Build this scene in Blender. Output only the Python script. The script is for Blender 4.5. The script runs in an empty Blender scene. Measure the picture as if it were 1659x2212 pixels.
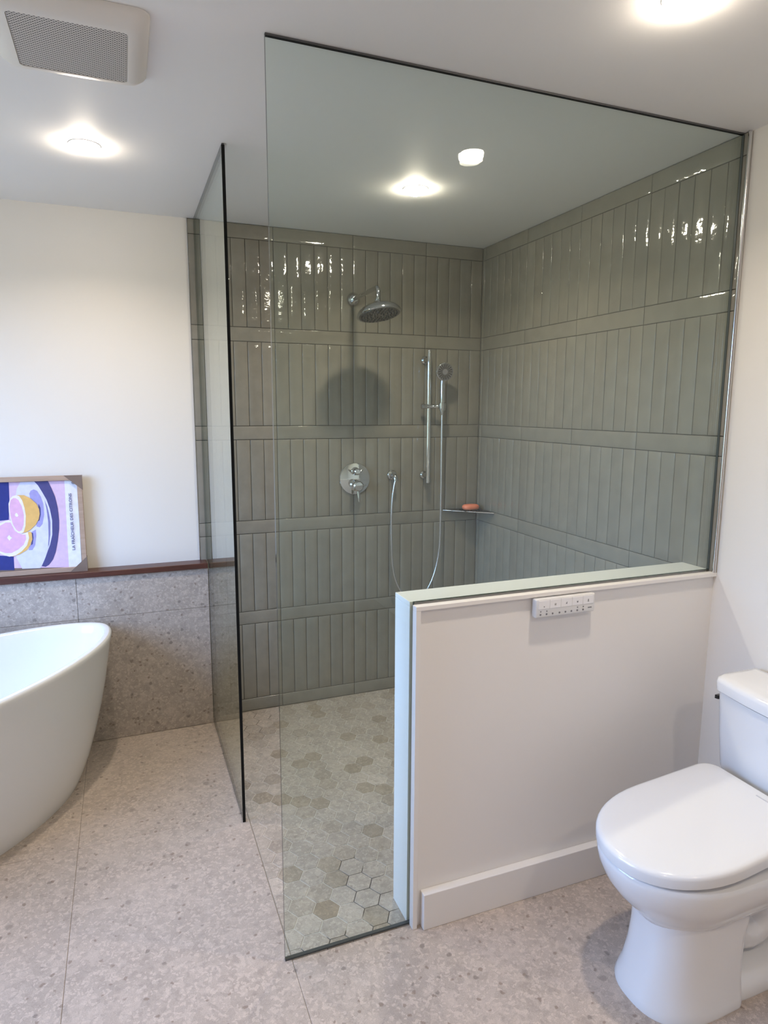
import bpy, bmesh, math, random
from mathutils import Vector, Matrix
random.seed(7)
C = bpy.context.scene.collection
sc = bpy.context.scene
PI = math.pi
H = 2.412                      # ceiling height

# ---------------------------------------------------------------- camera
cam = bpy.data.cameras.new('camera')
cam.sensor_fit = 'AUTO'
cam.sensor_width = 36.0
cam.lens = 36.0 * 1423.98 / 2212.0
cam.clip_start = 0.05
camo = bpy.data.objects.new('camera', cam)
C.objects.link(camo)
_y, _p, _r = 0.3738, -0.1560, 0.0038
_f = Vector((math.sin(_y) * math.cos(_p), math.cos(_y) * math.cos(_p), math.sin(_p)))
_rt = Vector((math.cos(_y), -math.sin(_y), 0))
_up = _rt.cross(_f)
_r2 = _rt * math.cos(_r) + _up * math.sin(_r)
_u2 = _up * math.cos(_r) - _rt * math.sin(_r)
M = Matrix((_r2, _u2, -_f)).transposed().to_4x4()
M.translation = Vector((-1.8472, -3.2661, 1.562))
camo.matrix_world = M
sc.camera = camo

# ---------------------------------------------------------------- light and exposure
sc.view_settings.view_transform = 'Standard'
sc.view_settings.look = 'None'
sc.view_settings.gamma = 1.0
sc.view_settings.use_curve_mapping = False
sc.view_settings.exposure = -0.06
LAMP = 200.0                   # radiance of the recessed lamps
LAMP_COL = (1.0, 0.86, 0.70, 1)
LAMP_W = 7.2                   # watts each lamp throws downwards
SKY = 22.0
SKY_COL = (0.36, 0.57, 1.0, 1)
sc.cycles.max_bounces = 14
sc.cycles.diffuse_bounces = 6
sc.cycles.glossy_bounces = 6
sc.cycles.transparent_max_bounces = 24
sc.cycles.caustics_reflective = False
sc.cycles.caustics_refractive = False
sc.cycles.sample_clamp_indirect = 6.0

w = bpy.data.worlds.new('sky')
sc.world = w
w.use_nodes = True
_tc = w.node_tree.nodes.new('ShaderNodeTexCoord')
_sx = w.node_tree.nodes.new('ShaderNodeSeparateXYZ')
_cr = w.node_tree.nodes.new('ShaderNodeValToRGB')
w.node_tree.links.new(_tc.outputs['Generated'], _sx.inputs[0])
w.node_tree.links.new(_sx.outputs[2], _cr.inputs[0])
_cr.color_ramp.elements[0].position = 0.0       # below the horizon: dim ground and hedges
_cr.color_ramp.elements[0].color = (.10, .115, .11, 1)
_cr.color_ramp.elements[1].position = 0.12
_cr.color_ramp.elements[1].color = SKY_COL
w.node_tree.links.new(_cr.outputs[0], w.node_tree.nodes['Background'].inputs[0])
w.node_tree.nodes['Background'].inputs[1].default_value = SKY
# daylight comes in through the window in the left wall: a portal guides the sky light
pl = bpy.data.lights.new('window_portal', 'AREA')
pl.shape = 'RECTANGLE'
pl.size, pl.size_y = 1.5, 1.25
pl.cycles.is_portal = True
po = bpy.data.objects.new('window_portal', pl)
C.objects.link(po)
WX = -3.42                     # left wall plane
WY0, WY1, WZ0, WZ1 = -2.05, -0.55, 0.92, 2.17
po.location = (WX - 0.10, (WY0 + WY1) / 2, (WZ0 + WZ1) / 2)
po.rotation_euler = (0, -PI / 2, 0)


# ---------------------------------------------------------------- materials
def mat(name, col=(.8, .8, .8), rough=.5, metal=0.0, spec=.5, coat=0.0):
    m = bpy.data.materials.new(name)
    m.use_nodes = True
    b = m.node_tree.nodes['Principled BSDF']
    b.inputs['Base Color'].default_value = (*col, 1)
    b.inputs['Roughness'].default_value = rough
    b.inputs['Metallic'].default_value = metal
    b.inputs['Specular IOR Level'].default_value = spec
    b.inputs['Coat Weight'].default_value = coat
    return m


def nodes(m):
    return m.node_tree.nodes, m.node_tree.links, m.node_tree.nodes['Principled BSDF']


def nd(m, t, **kw):
    n = m.node_tree.nodes.new(t)
    for k, v in kw.items():
        if k.startswith('i_'):
            n.inputs[k[2:].replace('_', ' ')].default_value = v
        else:
            setattr(n, k, v)
    return n


def ramp(m, src, stops):
    r = m.node_tree.nodes.new('ShaderNodeValToRGB')
    e = r.color_ramp.elements
    while len(e) < len(stops):
        e.new(.5)
    for x, (p, c) in zip(e, stops):
        x.position = p
        x.color = (*c, 1) if len(c) == 3 else c
    m.node_tree.links.new(src, r.inputs[0])
    return r


def mix(m, fac, a, b, mode='MIX'):
    n = m.node_tree.nodes.new('ShaderNodeMix')
    n.data_type = 'RGBA'
    n.blend_type = mode
    L = m.node_tree.links
    for s, v in ((n.inputs[0], fac), (n.inputs[6], a), (n.inputs[7], b)):
        if hasattr(v, 'is_linked'):
            L.new(v, s)
        elif isinstance(v, (int, float)):
            s.default_value = v
        else:
            s.default_value = (*v, 1)
    return n.outputs[2]


def paint(name, col, rough=.55, bump=.04):
    m = mat(name, col, rough, spec=.35)
    N, L, b = nodes(m)
    tc = nd(m, 'ShaderNodeTexCoord')
    no = nd(m, 'ShaderNodeTexNoise', i_Scale=260.0, i_Detail=3.0)
    L.new(tc.outputs['Object'], no.inputs['Vector'])
    bp = nd(m, 'ShaderNodeBump', i_Strength=bump, i_Distance=.002)
    L.new(no.outputs[0], bp.inputs['Height'])
    L.new(bp.outputs[0], b.inputs['Normal'])
    return m


def stone(name, base, rough=.42, dark=1.0, seed=0.0, vary=None):
    """porcelain stone: fine chips, cloudy ground, sparse darker pebbles"""
    m = mat(name, base, rough, spec=.4)
    N, L, b = nodes(m)
    tc = nd(m, 'ShaderNodeTexCoord')
    mp = nd(m, 'ShaderNodeMapping')
    mp.inputs['Location'].default_value = (seed, seed * 1.7, seed * .6)
    L.new(tc.outputs['Object'], mp.inputs['Vector'])
    # warp so that chips look broken, not cellular
    nw = nd(m, 'ShaderNodeTexNoise', i_Scale=55.0, i_Detail=3.0)
    L.new(mp.outputs[0], nw.inputs['Vector'])
    wv = nd(m, 'ShaderNodeVectorMath', operation='MULTIPLY_ADD')
    wv.inputs[1].default_value = (.02, .02, .02)
    L.new(nw.outputs['Color'], wv.inputs[0])
    L.new(mp.outputs[0], wv.inputs[2])
    B = Vector(base)
    # clouds
    n1 = nd(m, 'ShaderNodeTexNoise', i_Scale=5.0, i_Detail=6.0, i_Roughness=.65)
    L.new(mp.outputs[0], n1.inputs['Vector'])
    col = ramp(m, n1.outputs[0], [(.3, B * .88), (.7, B * 1.1)]).outputs[0]
    # light and mid chips
    for sc_, lo, hi, k, am in ((55.0, .78, 1.0, B * 1.26, .42), (95.0, .0, .2, B * .78, .38), (130.0, .78, 1.0, B * 1.34, .65), (28.0, .86, 1.0, B * 1.2, .4), (48.0, .0, .09, B * .76, .4)):
        v = nd(m, 'ShaderNodeTexVoronoi', i_Scale=sc_)
        L.new(wv.outputs[0], v.inputs['Vector'])
        sx = nd(m, 'ShaderNodeSeparateColor')
        L.new(v.outputs['Color'], sx.inputs[0])
        if lo > .1:
            f = ramp(m, sx.outputs[0], [(lo - .03, (0, 0, 0)), (lo + .05, (am, am, am))]).outputs[0]
        else:
            f = ramp(m, sx.outputs[0], [(hi - .05, (am, am, am)), (hi + .03, (0, 0, 0))]).outputs[0]
        col = mix(m, f, col, k)
    # sparse dark pebbles of two sizes
    for sc_, thr, rad, k in ((10.0, .62, .13, B * .66), (19.0, .68, .15, B * .46), (34.0, .70, .2, Vector((B.x * .52, B.y * .46, B.z * .42)))):
        v = nd(m, 'ShaderNodeTexVoronoi', i_Scale=sc_)
        L.new(wv.outputs[0], v.inputs['Vector'])
        sx = nd(m, 'ShaderNodeSeparateColor')
        L.new(v.outputs['Color'], sx.inputs[0])
        a = nd(m, 'ShaderNodeMath', operation='GREATER_THAN')
        L.new(sx.outputs[1], a.inputs[0])
        a.inputs[1].default_value = thr
        d = ramp(m, v.outputs['Distance'], [(rad * .75, (1, 1, 1)), (rad * 1.15, (0, 0, 0))]).outputs[0]
        mu = nd(m, 'ShaderNodeMath', operation='MULTIPLY')
        L.new(a.outputs[0], mu.inputs[0])
        L.new(d, mu.inputs[1])
        m2 = nd(m, 'ShaderNodeMath', operation='MULTIPLY')
        L.new(mu.outputs[0], m2.inputs[0])
        m2.inputs[1].default_value = .7 * dark
        col = mix(m, m2.outputs[0], col, k)
    if vary:
        at = nd(m, 'ShaderNodeAttribute', attribute_name=vary)
        col = mix(m, 1.0, col, at.outputs['Color'], 'MULTIPLY')
    n3 = nd(m, 'ShaderNodeTexNoise', i_Scale=420.0, i_Detail=2.0)
    L.new(mp.outputs[0], n3.inputs['Vector'])
    r3 = ramp(m, n3.outputs[0], [(.3, (.86, .86, .86)), (.7, (1.1, 1.1, 1.1))]).outputs[0]
    col = mix(m, 1.0, col, r3, 'MULTIPLY')
    L.new(col, b.inputs['Base Color'])
    bp = nd(m, 'ShaderNodeBump', i_Strength=.05, i_Distance=.002)
    L.new(n3.outputs[0], bp.inputs['Height'])
    L.new(bp.outputs[0], b.inputs['Normal'])
    return m


def glazed(name, base):
    """handmade glazed tile: per-tile tone and wavy, very glossy surface"""
    m = mat(name, base, .07, spec=.55)
    N, L, b = nodes(m)
    tc = nd(m, 'ShaderNodeTexCoord')
    at = nd(m, 'ShaderNodeAttribute', attribute_name='tone')
    n1 = nd(m, 'ShaderNodeTexNoise', i_Scale=14.0, i_Detail=4.0)
    L.new(tc.outputs['Object'], n1.inputs['Vector'])
    B = Vector(base)
    c1 = ramp(m, n1.outputs[0], [(.35, B * .94), (.65, B * 1.05)]).outputs[0]
    L.new(mix(m, 1.0, c1, at.outputs['Color'], 'MULTIPLY'), b.inputs['Base Color'])
    n2 = nd(m, 'ShaderNodeTexNoise', i_Scale=16.0, i_Detail=2.5, i_Roughness=.55)
    L.new(tc.outputs['Object'], n2.inputs['Vector'])
    bp = nd(m, 'ShaderNodeBump', i_Strength=.5, i_Distance=.005)
    L.new(n2.outputs[0], bp.inputs['Height'])
    L.new(bp.outputs[0], b.inputs['Normal'])
    return m


def glass_mat(name, tint):
    """a pane: what is straight behind it, tinted, plus the Fresnel reflection of each face"""
    m = bpy.data.materials.new(name)
    m.use_nodes = True
    N, L = m.node_tree.nodes, m.node_tree.links
    N.remove(N['Principled BSDF'])
    out = N['Material Output']
    ge = N.new('ShaderNodeNewGeometry')
    io = N.new('ShaderNodeMapRange')
    io.inputs['To Min'].default_value = 1.5
    io.inputs['To Max'].default_value = 1 / 1.5
    L.new(ge.outputs['Backfacing'], io.inputs['Value'])
    fr = N.new('ShaderNodeFresnel')
    L.new(io.outputs[0], fr.inputs['IOR'])
    tr = N.new('ShaderNodeBsdfTransparent')
    tr.inputs[0].default_value = (*tint, 1)
    gl = N.new('ShaderNodeBsdfGlossy')
    gl.inputs['Roughness'].default_value = .004
    gl.inputs['Color'].default_value = (.97, 1, .99, 1)
    mx = N.new('ShaderNodeMixShader')
    L.new(fr.outputs[0], mx.inputs[0])
    L.new(tr.outputs[0], mx.inputs[1])
    L.new(gl.outputs[0], mx.inputs[2])
    L.new(mx.outputs[0], out.inputs['Surface'])
    return m


def emis(name, col, s):
    m = bpy.data.materials.new(name)
    m.use_nodes = True
    N, L = m.node_tree.nodes, m.node_tree.links
    N.remove(N['Principled BSDF'])
    e = N.new('ShaderNodeEmission')
    e.inputs[0].default_value = col
    e.inputs[1].default_value = s
    L.new(e.outputs[0], N['Material Output'].inputs['Surface'])
    return m


def wood(name, a, bcol, rough=.35, scale=3.0):
    m = mat(name, a, rough)
    N, L, b = nodes(m)
    tc = nd(m, 'ShaderNodeTexCoord')
    mp = nd(m, 'ShaderNodeMapping')
    mp.inputs['Scale'].default_value = (scale, 30, 30)
    L.new(tc.outputs['Object'], mp.inputs['Vector'])
    n = nd(m, 'ShaderNodeTexNoise', i_Scale=3.0, i_Detail=6.0, i_Roughness=.6)
    L.new(mp.outputs[0], n.inputs['Vector'])
    L.new(ramp(m, n.outputs[0], [(.3, a), (.7, bcol)]).outputs[0], b.inputs['Base Color'])
    return m


WHITE = paint('ceiling_paint', (.86, .855, .845), .6)
CREAM = paint('wall_paint', (.76, .73, .685), .5)
TRIM = paint('trim_paint', (.78, .76, .745), .38, .02)
QUARTZ = mat('white_slab', (.84, .84, .82), .18)
STONE_F = stone('floor_stone', (.445, .372, .318), .40, seed=3.1)
STONE_W = stone('wainscot_stone', (.40, .345, .30), .45, seed=8.7)
STONE_H = stone('hex_stone', (.42, .355, .295), .42, dark=.5, seed=5.3, vary='tone')
GROUT_F = mat('floor_grout', (.33, .29, .25), .8)
GROUT_T = mat('tile_grout', (.03, .028, .024), .85)
TILE = glazed('glazed_tile', (.235, .219, .182))
GLASS = glass_mat('pane_glass', (.930, .966, .945))
CLEAR = glass_mat('window_glass', (.99, .99, .99))
GEDGE = mat('glass_edge', (.012, .03, .024), .08)
BLACK = mat('flat_black', (.004, .004, .004), .5, spec=.2)
CHROME = mat('chrome', (.86, .87, .88), .06, 1.0)
CHROME_DIM = mat('chrome_dark_reflections', (.60, .605, .61), .05, 1.0)  # same chrome, dark reflections put into its base colour
STEEL = mat('edge_metal', (.72, .71, .70), .16, 1.0)
DARKM = mat('dark_metal', (.03, .03, .032), .3, .6)
PORC = mat('porcelain', (.74, .74, .745), .08, spec=.5, coat=.3)
ACRYL = mat('tub_acrylic', (.76, .76, .755), .14)
PLAST = mat('white_plastic', (.70, .70, .705), .09)
GREY = mat('grey_print', (.16, .16, .18), .5)
RUBBER = mat('grey_rubber', (.09, .09, .095), .5)
SEALM = mat('seal_shadow_grey', (.06, .07, .075), .35)  # clear silicone with its shadow line put into the grey
WALNUT = wood('reddish_wood', (.055, .018, .012), (.095, .031, .021), .32)
OAK = wood('light_wood', (.36, .25, .18), (.46, .33, .25), .5, 2.0)
CARD = mat('brown_card', (.19, .135, .105), .6)
SOAP = mat('coral_soap', (.85, .24, .13), .45)
LENS = emis('lamp_lens', LAMP_COL, LAMP)
PIPING = mat('hose_metal', (.75, .75, .76), .22, 1.0)


# ---------------------------------------------------------------- mesh helpers
def nb():
    return bmesh.new()


def obj(name, bm, m, parent=None, smooth=False, loc=None, autosmooth=None):
    me = bpy.data.meshes.new(name)
    bmesh.ops.recalc_face_normals(bm, faces=bm.faces[:])
    bm.to_mesh(me)
    bm.free()
    for x in (m if isinstance(m, (list, tuple)) else [m]):
        me.materials.append(x)
    if smooth:
        for p in me.polygons:
            p.use_smooth = True
        if autosmooth:
            me.set_sharp_from_angle(angle=math.radians(autosmooth))
    o = bpy.data.objects.new(name, me)
    C.objects.link(o)
    if parent:
        o.parent = parent
    if loc:
        o.location = loc
    return o


def empty(name, loc, label, cat, group=None):
    o = bpy.data.objects.new(name, None)
    o.empty_display_size = .05
    C.objects.link(o)
    o.location = loc
    return tag(o, label, cat, group)


def tag(o, label, cat, group=None):
    o['label'] = label
    o['category'] = cat
    if group:
        o['group'] = group
    return o


def struct(o):
    o['kind'] = 'structure'
    return o


def box(bm, x0, x1, y0, y1, z0, z1, bev=0.0, seg=2, mi=0):
    r = bmesh.ops.create_cube(bm, size=1)
    vs = r['verts']
    for v in vs:
        v.co = Vector(((x0 + x1) / 2 + v.co.x * (x1 - x0), (y0 + y1) / 2 + v.co.y * (y1 - y0), (z0 + z1) / 2 + v.co.z * (z1 - z0)))
    fs = list({f for v in vs for f in v.link_faces})
    for f in fs:
        f.material_index = mi
    if bev > 0:
        es = list({e for v in vs for e in v.link_edges})
        bmesh.ops.bevel(bm, geom=es, offset=bev, segments=seg, affect='EDGES', profile=.5)
    return bm


def bx(*a, **k):
    return box(nb(), *a, **k)


def frame_axes(t):
    t = t.normalized()
    a = Vector((0, 0, 1)) if abs(t.z) < .9 else Vector((1, 0, 0))
    u = t.cross(a).normalized()
    return u, t.cross(u).normalized()


def tube(bm, pts, r, n=16, caps=True):
    pts = [Vector(p) for p in pts]
    rs = r if isinstance(r, (list, tuple)) else [r] * len(pts)
    rings = []
    u = None
    for i, p in enumerate(pts):
        t = (pts[min(i + 1, len(pts) - 1)] - pts[max(i - 1, 0)]).normalized()
        if u is None:
            u, v = frame_axes(t)
        else:
            u = (u - t * u.dot(t)).normalized()
            v = t.cross(u)
        rings.append([bm.verts.new(p + (u * math.cos(2 * PI * k / n) + v * math.sin(2 * PI * k / n)) * rs[i]) for k in range(n)])
    for a, b in zip(rings, rings[1:]):
        for k in range(n):
            bm.faces.new((a[k], a[(k + 1) % n], b[(k + 1) % n], b[k]))
    if caps:
        bm.faces.new(rings[0])
        bm.faces.new(rings[-1])
    return bm


def lathe(bm, prof, origin, axis=(0, 0, 1), n=40, cap0=True, cap1=True):
    """prof: list of (radius, height along axis)"""
    o = Vector(origin)
    t = Vector(axis).normalized()
    u, v = frame_axes(t)
    rings = []
    for r, h in prof:
        if r < 1e-6:
            rings.append([bm.verts.new(o + t * h)])
        else:
            rings.append([bm.verts.new(o + t * h + (u * math.cos(2 * PI * k / n) + v * math.sin(2 * PI * k / n)) * r) for k in range(n)])
    for a, b in zip(rings, rings[1:]):
        for k in range(n):
            q = [a[k % len(a)], a[(k + 1) % len(a)], b[(k + 1) % len(b)], b[k % len(b)]]
            q2 = []
            for x in q:
                if x not in q2:
                    q2.append(x)
            if len(q2) >= 3:
                bm.faces.new(q2)
    if cap0 and len(rings[0]) > 1:
        bm.faces.new(rings[0])
    if cap1 and len(rings[-1]) > 1:
        bm.faces.new(rings[-1])
    return bm


def loft(bm, rings, cap0=True, cap1=True):
    R = [[bm.verts.new(p) for p in ring] for ring in rings]
    n = len(R[0])
    for a, b in zip(R, R[1:]):
        for k in range(n):
            bm.faces.new((a[k], a[(k + 1) % n], b[(k + 1) % n], b[k]))
    if cap0:
        bm.faces.new(R[0])
    if cap1:
        bm.faces.new(R[-1])
    return bm


def prism(bm, pts, d, mi=0):
    """extrude the polygon pts (3-D points) by the vector d"""
    d = Vector(d)
    a = [bm.verts.new(Vector(p)) for p in pts]
    b = [bm.verts.new(Vector(p) + d) for p in pts]
    n = len(a)
    fs = [bm.faces.new(a), bm.faces.new(b)] + [bm.faces.new((a[k], a[(k + 1) % n], b[(k + 1) % n], b[k])) for k in range(n)]
    for f in fs:
        f.material_index = mi
    return bm


def sup(cx, cy, z, a, b, p, n=72, th=0.0):
    out = []
    for k in range(n):
        t = 2 * PI * k / n
        c, s = math.cos(t), math.sin(t)
        x = math.copysign(abs(c) ** (2 / p), c) * a
        y = math.copysign(abs(s) ** (2 / p), s) * b
        out.append(Vector((cx + x * math.cos(th) - y * math.sin(th), cy + x * math.sin(th) + y * math.cos(th), z)))
    return out


def bez(p0, p1, p2, p3, n=14):
    p0, p1, p2, p3 = map(Vector, (p0, p1, p2, p3))
    return [p0 * (1 - t) ** 3 + p1 * 3 * t * (1 - t) ** 2 + p2 * 3 * t * t * (1 - t) + p3 * t ** 3 for t in [i / n for i in range(n + 1)]]


ORG = {}


def W(name, bm, m, parent=None, loc=None, smooth=False, autosmooth=None):
    """link a mesh given in world coordinates under its parent (or with its origin at loc)"""
    base = Vector((0, 0, 0))
    if parent is not None:
        base = ORG.get(parent.name, Vector(parent.location))
    me_org = Vector(loc) if loc is not None else base
    bmesh.ops.translate(bm, verts=bm.verts[:], vec=-me_org)
    o = obj(name, bm, m, parent, smooth, (me_org - base) if (parent is not None) else me_org, autosmooth)
    ORG[o.name] = me_org
    return o


def thing(name, loc, label, cat, group=None):
    o = empty(name, loc, label, cat, group)
    ORG[o.name] = Vector(loc)
    return o


# ================================================================ THE SETTING
YB = -4.9                       # wall behind the viewer
struct(W('floor', bx(WX - .1, .1, YB - .1, .1, -.1, -.002), GROUT_F))
floor = bpy.data.objects['floor']
bm = nb()


def slab(bm, x0, x1, y0, y1):
    g = .0007
    box(bm, x0 + g, x1 - g, y0 + g, y1 - g, -.009, 0, .0007, 1)


X_G, Y_G = -1.479, -.872         # the two floor joints seen in the photo
XS = [WX, X_G - 1.8, X_G - 1.2, X_G - .6, X_G]
YS = [YB, Y_G - 3.6, Y_G - 2.4, Y_G - 1.2, Y_G, Y_G + .64, 0.0]
for i in range(len(XS) - 1):
    if XS[i + 1] - XS[i] < .02:
        continue
    for a, b in zip(YS, YS[1:]):
        slab(bm, max(XS[i], WX), XS[i + 1], a, b)
YS2 = [YB, Y_G - 3.3, Y_G - 2.1, -1.622]
for x0, x1 in ((X_G, X_G + 1.2), (X_G + 1.2, 0)):
    for a, b in zip(YS2, YS2[1:]):
        slab(bm, x0, x1, a, b)
W('floor_tiles', bm, STONE_F, floor)

# hexagon mosaic of the shower floor, cut at the shower's edges
SX0, SX1, SY0, SY1 = X_G + .002, -.001, -1.620, -.001
bm = nb()
tl = bm.loops.layers.float_color.new('tone')
FL = .0792
SD = FL / math.sqrt(3)
cx0, cy0 = -1.1960, -1.4705


def clip(poly, ax, val, keep_gt):
    out = []
    for i in range(len(poly)):
        a, b = poly[i], poly[(i + 1) % len(poly)]
        ia = (a[ax] > val) == keep_gt
        ib = (b[ax] > val) == keep_gt
        if ia:
            out.append(a)
        if ia != ib:
            t = (val - a[ax]) / (b[ax] - a[ax])
            out.append((a[0] + (b[0] - a[0]) * t, a[1] + (b[1] - a[1]) * t))
    return out


rnd = random.Random(11)
for i in range(-6, 22):
    for j in range(-4, 23):
        cx = cx0 + i * 1.5 * SD
        cy = cy0 + j * FL + (FL / 2 if i % 2 else 0)
        R_ = SD - .0014
        poly = [(cx + R_ * math.cos(k * PI / 3), cy + R_ * math.sin(k * PI / 3)) for k in range(6)]
        for ax, v, gt in ((0, SX0, True), (0, SX1, False), (1, SY0, True), (1, SY1, False)):
            if poly:
                poly = clip(poly, ax, v, gt)
        r1 = rnd.random()
        t = 1.0 + rnd.uniform(-.05, .05)
        tone = (t, t, t, 1)
        if r1 > .9:
            tone = (t * .80, t * .77, t * .71, 1)
        elif r1 > .74:
            tone = (t * .90, t * .885, t * .86, 1)
        elif r1 < .1:
            tone = (t * 1.1, t * 1.1, t * 1.1, 1)
        if (i, j) == (-2, 0):
            tone = (.72, .66, .57, 1)
        if len(poly) < 3:
            continue
        area = abs(sum(poly[k][0] * poly[(k + 1) % len(poly)][1] - poly[(k + 1) % len(poly)][0] * poly[k][1] for k in range(len(poly)))) / 2
        if area < 4e-5:
            continue
        mx = sum(p[0] for p in poly) / len(poly)
        my = sum(p[1] for p in poly) / len(poly)
        top = [bm.verts.new((mx + (p[0] - mx) * .985, my + (p[1] - my) * .985, .0)) for p in poly]
        mid = [bm.verts.new((p[0], p[1], -.0007)) for p in poly]
        low = [bm.verts.new((p[0], p[1], -.004)) for p in poly]
        n = len(poly)
        fs = [bm.faces.new(top)]
        for k in range(n):
            fs.append(bm.faces.new((mid[k], mid[(k + 1) % n], top[(k + 1) % n], top[k])))
            fs.append(bm.faces.new((low[k], low[(k + 1) % n], mid[(k + 1) % n], mid[k])))
        for f in fs:
            for l in f.loops:
                l[tl] = tone
W('hexagon_mosaic', bm, STONE_H, floor)
# grout of the mosaic: pale, with a wet dark run towards the half wall
GROUT_H = mat('hex_grout', (.62, .575, .505), .8)
N, L, b = nodes(GROUT_H)
tc = nd(GROUT_H, 'ShaderNodeTexCoord')


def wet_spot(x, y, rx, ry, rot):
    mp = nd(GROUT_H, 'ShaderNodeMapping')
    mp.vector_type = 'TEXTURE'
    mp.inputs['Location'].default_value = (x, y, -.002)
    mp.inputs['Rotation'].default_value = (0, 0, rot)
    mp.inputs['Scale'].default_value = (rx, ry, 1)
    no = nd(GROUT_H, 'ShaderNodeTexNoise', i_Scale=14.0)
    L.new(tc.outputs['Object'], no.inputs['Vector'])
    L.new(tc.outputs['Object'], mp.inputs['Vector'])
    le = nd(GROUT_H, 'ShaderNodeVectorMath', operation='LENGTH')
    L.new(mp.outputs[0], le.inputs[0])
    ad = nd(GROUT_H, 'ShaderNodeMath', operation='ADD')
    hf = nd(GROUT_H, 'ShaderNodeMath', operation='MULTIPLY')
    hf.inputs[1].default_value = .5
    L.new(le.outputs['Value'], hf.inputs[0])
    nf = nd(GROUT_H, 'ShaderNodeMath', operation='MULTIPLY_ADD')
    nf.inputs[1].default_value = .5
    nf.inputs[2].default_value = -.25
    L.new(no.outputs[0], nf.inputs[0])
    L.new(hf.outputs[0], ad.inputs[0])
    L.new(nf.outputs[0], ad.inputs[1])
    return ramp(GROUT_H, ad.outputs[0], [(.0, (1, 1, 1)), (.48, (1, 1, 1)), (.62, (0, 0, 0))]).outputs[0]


gcol = mix(GROUT_H, wet_spot(-1.185, -1.445, .062, .19, .14), (.62, .575, .505), (.035, .03, .026))
gcol = mix(GROUT_H, wet_spot(-1.36, -.13, .16, .12, 0), gcol, (.12, .1, .08))
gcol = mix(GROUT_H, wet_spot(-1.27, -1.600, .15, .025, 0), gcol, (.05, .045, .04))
L.new(gcol, b.inputs['Base Color'])
W('mosaic_grout', bx(SX0, SX1, SY0, SY1, -.0035, -.0014), GROUT_H, floor)

struct(W('ceiling', bx(WX - .1, .1, YB - .1, .1, H, H + .1), WHITE))
ceiling = bpy.data.objects['ceiling']
# walls
wb = struct(W('wall_back', bx(WX, .012, .008, .12, 0, H), CREAM))
wr = struct(W('wall_right', bx(.008, .12, YB, .12, 0, H), CREAM))
wf = struct(W('wall_front', bx(WX - .1, .12, YB - .1, YB, 0, H), CREAM))
bm = nb()
box(bm, WX - .12, WX, YB, .12, 0, WZ0)
box(bm, WX - .12, WX, YB, .12, WZ1, H)
box(bm, WX - .12, WX, YB, WY0, WZ0, WZ1)
box(bm, WX - .12, WX, WY1, .12, WZ0, WZ1)
wl = struct(W('wall_left', bm, CREAM))
# window in the left wall
bm = nb()
for a in ((WY0 - .06, WY0 + .02, WZ0 - .06, WZ1 + .06), (WY1 - .02, WY1 + .06, WZ0 - .06, WZ1 + .06),
          (WY0, WY1, WZ0 - .06, WZ0 + .02), (WY0, WY1, WZ1 - .02, WZ1 + .06)):
    box(bm, WX - .06, WX + .018, a[0], a[1], a[2], a[3], .004, 1)
win = struct(W('window_1', bm, TRIM, loc=(WX, (WY0 + WY1) / 2, WZ0)))
W('window_pane', bx(WX - .055, WX - .049, WY0 + .02, WY1 - .02, WZ0 + .02, WZ1 - .02), CLEAR, win)
W('mullion', bx(WX - .065, WX - .03, (WY0 + WY1) / 2 - .02, (WY0 + WY1) / 2 + .02, WZ0, WZ1, .003, 1), TRIM, win)
# stone wainscot under the ledge
bm = nb()
WF = -.065
box(bm, WX, -1.505, WF + .008, .008, 0, .797)
wains = struct(W('wall_wainscot', bm, GROUT_F))
bm = nb()
g = .0008
xs = [WX, -3.282, -2.684, -2.086, -1.5045]
for a, b2 in zip(xs, xs[1:]):
    for z0, z1 in ((.001, .604), (.604, .798)):
        box(bm, a + g, b2 - g, WF, WF + .009, z0 + g, z1 - g, .0006, 1)
W('stone_tiles', bm, STONE_W, wains)

# ---------------------------------------------------------------- glazed tile fields
PV, PH, GR, TW, JW = .469, .067, .0022, .067, .402


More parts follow.
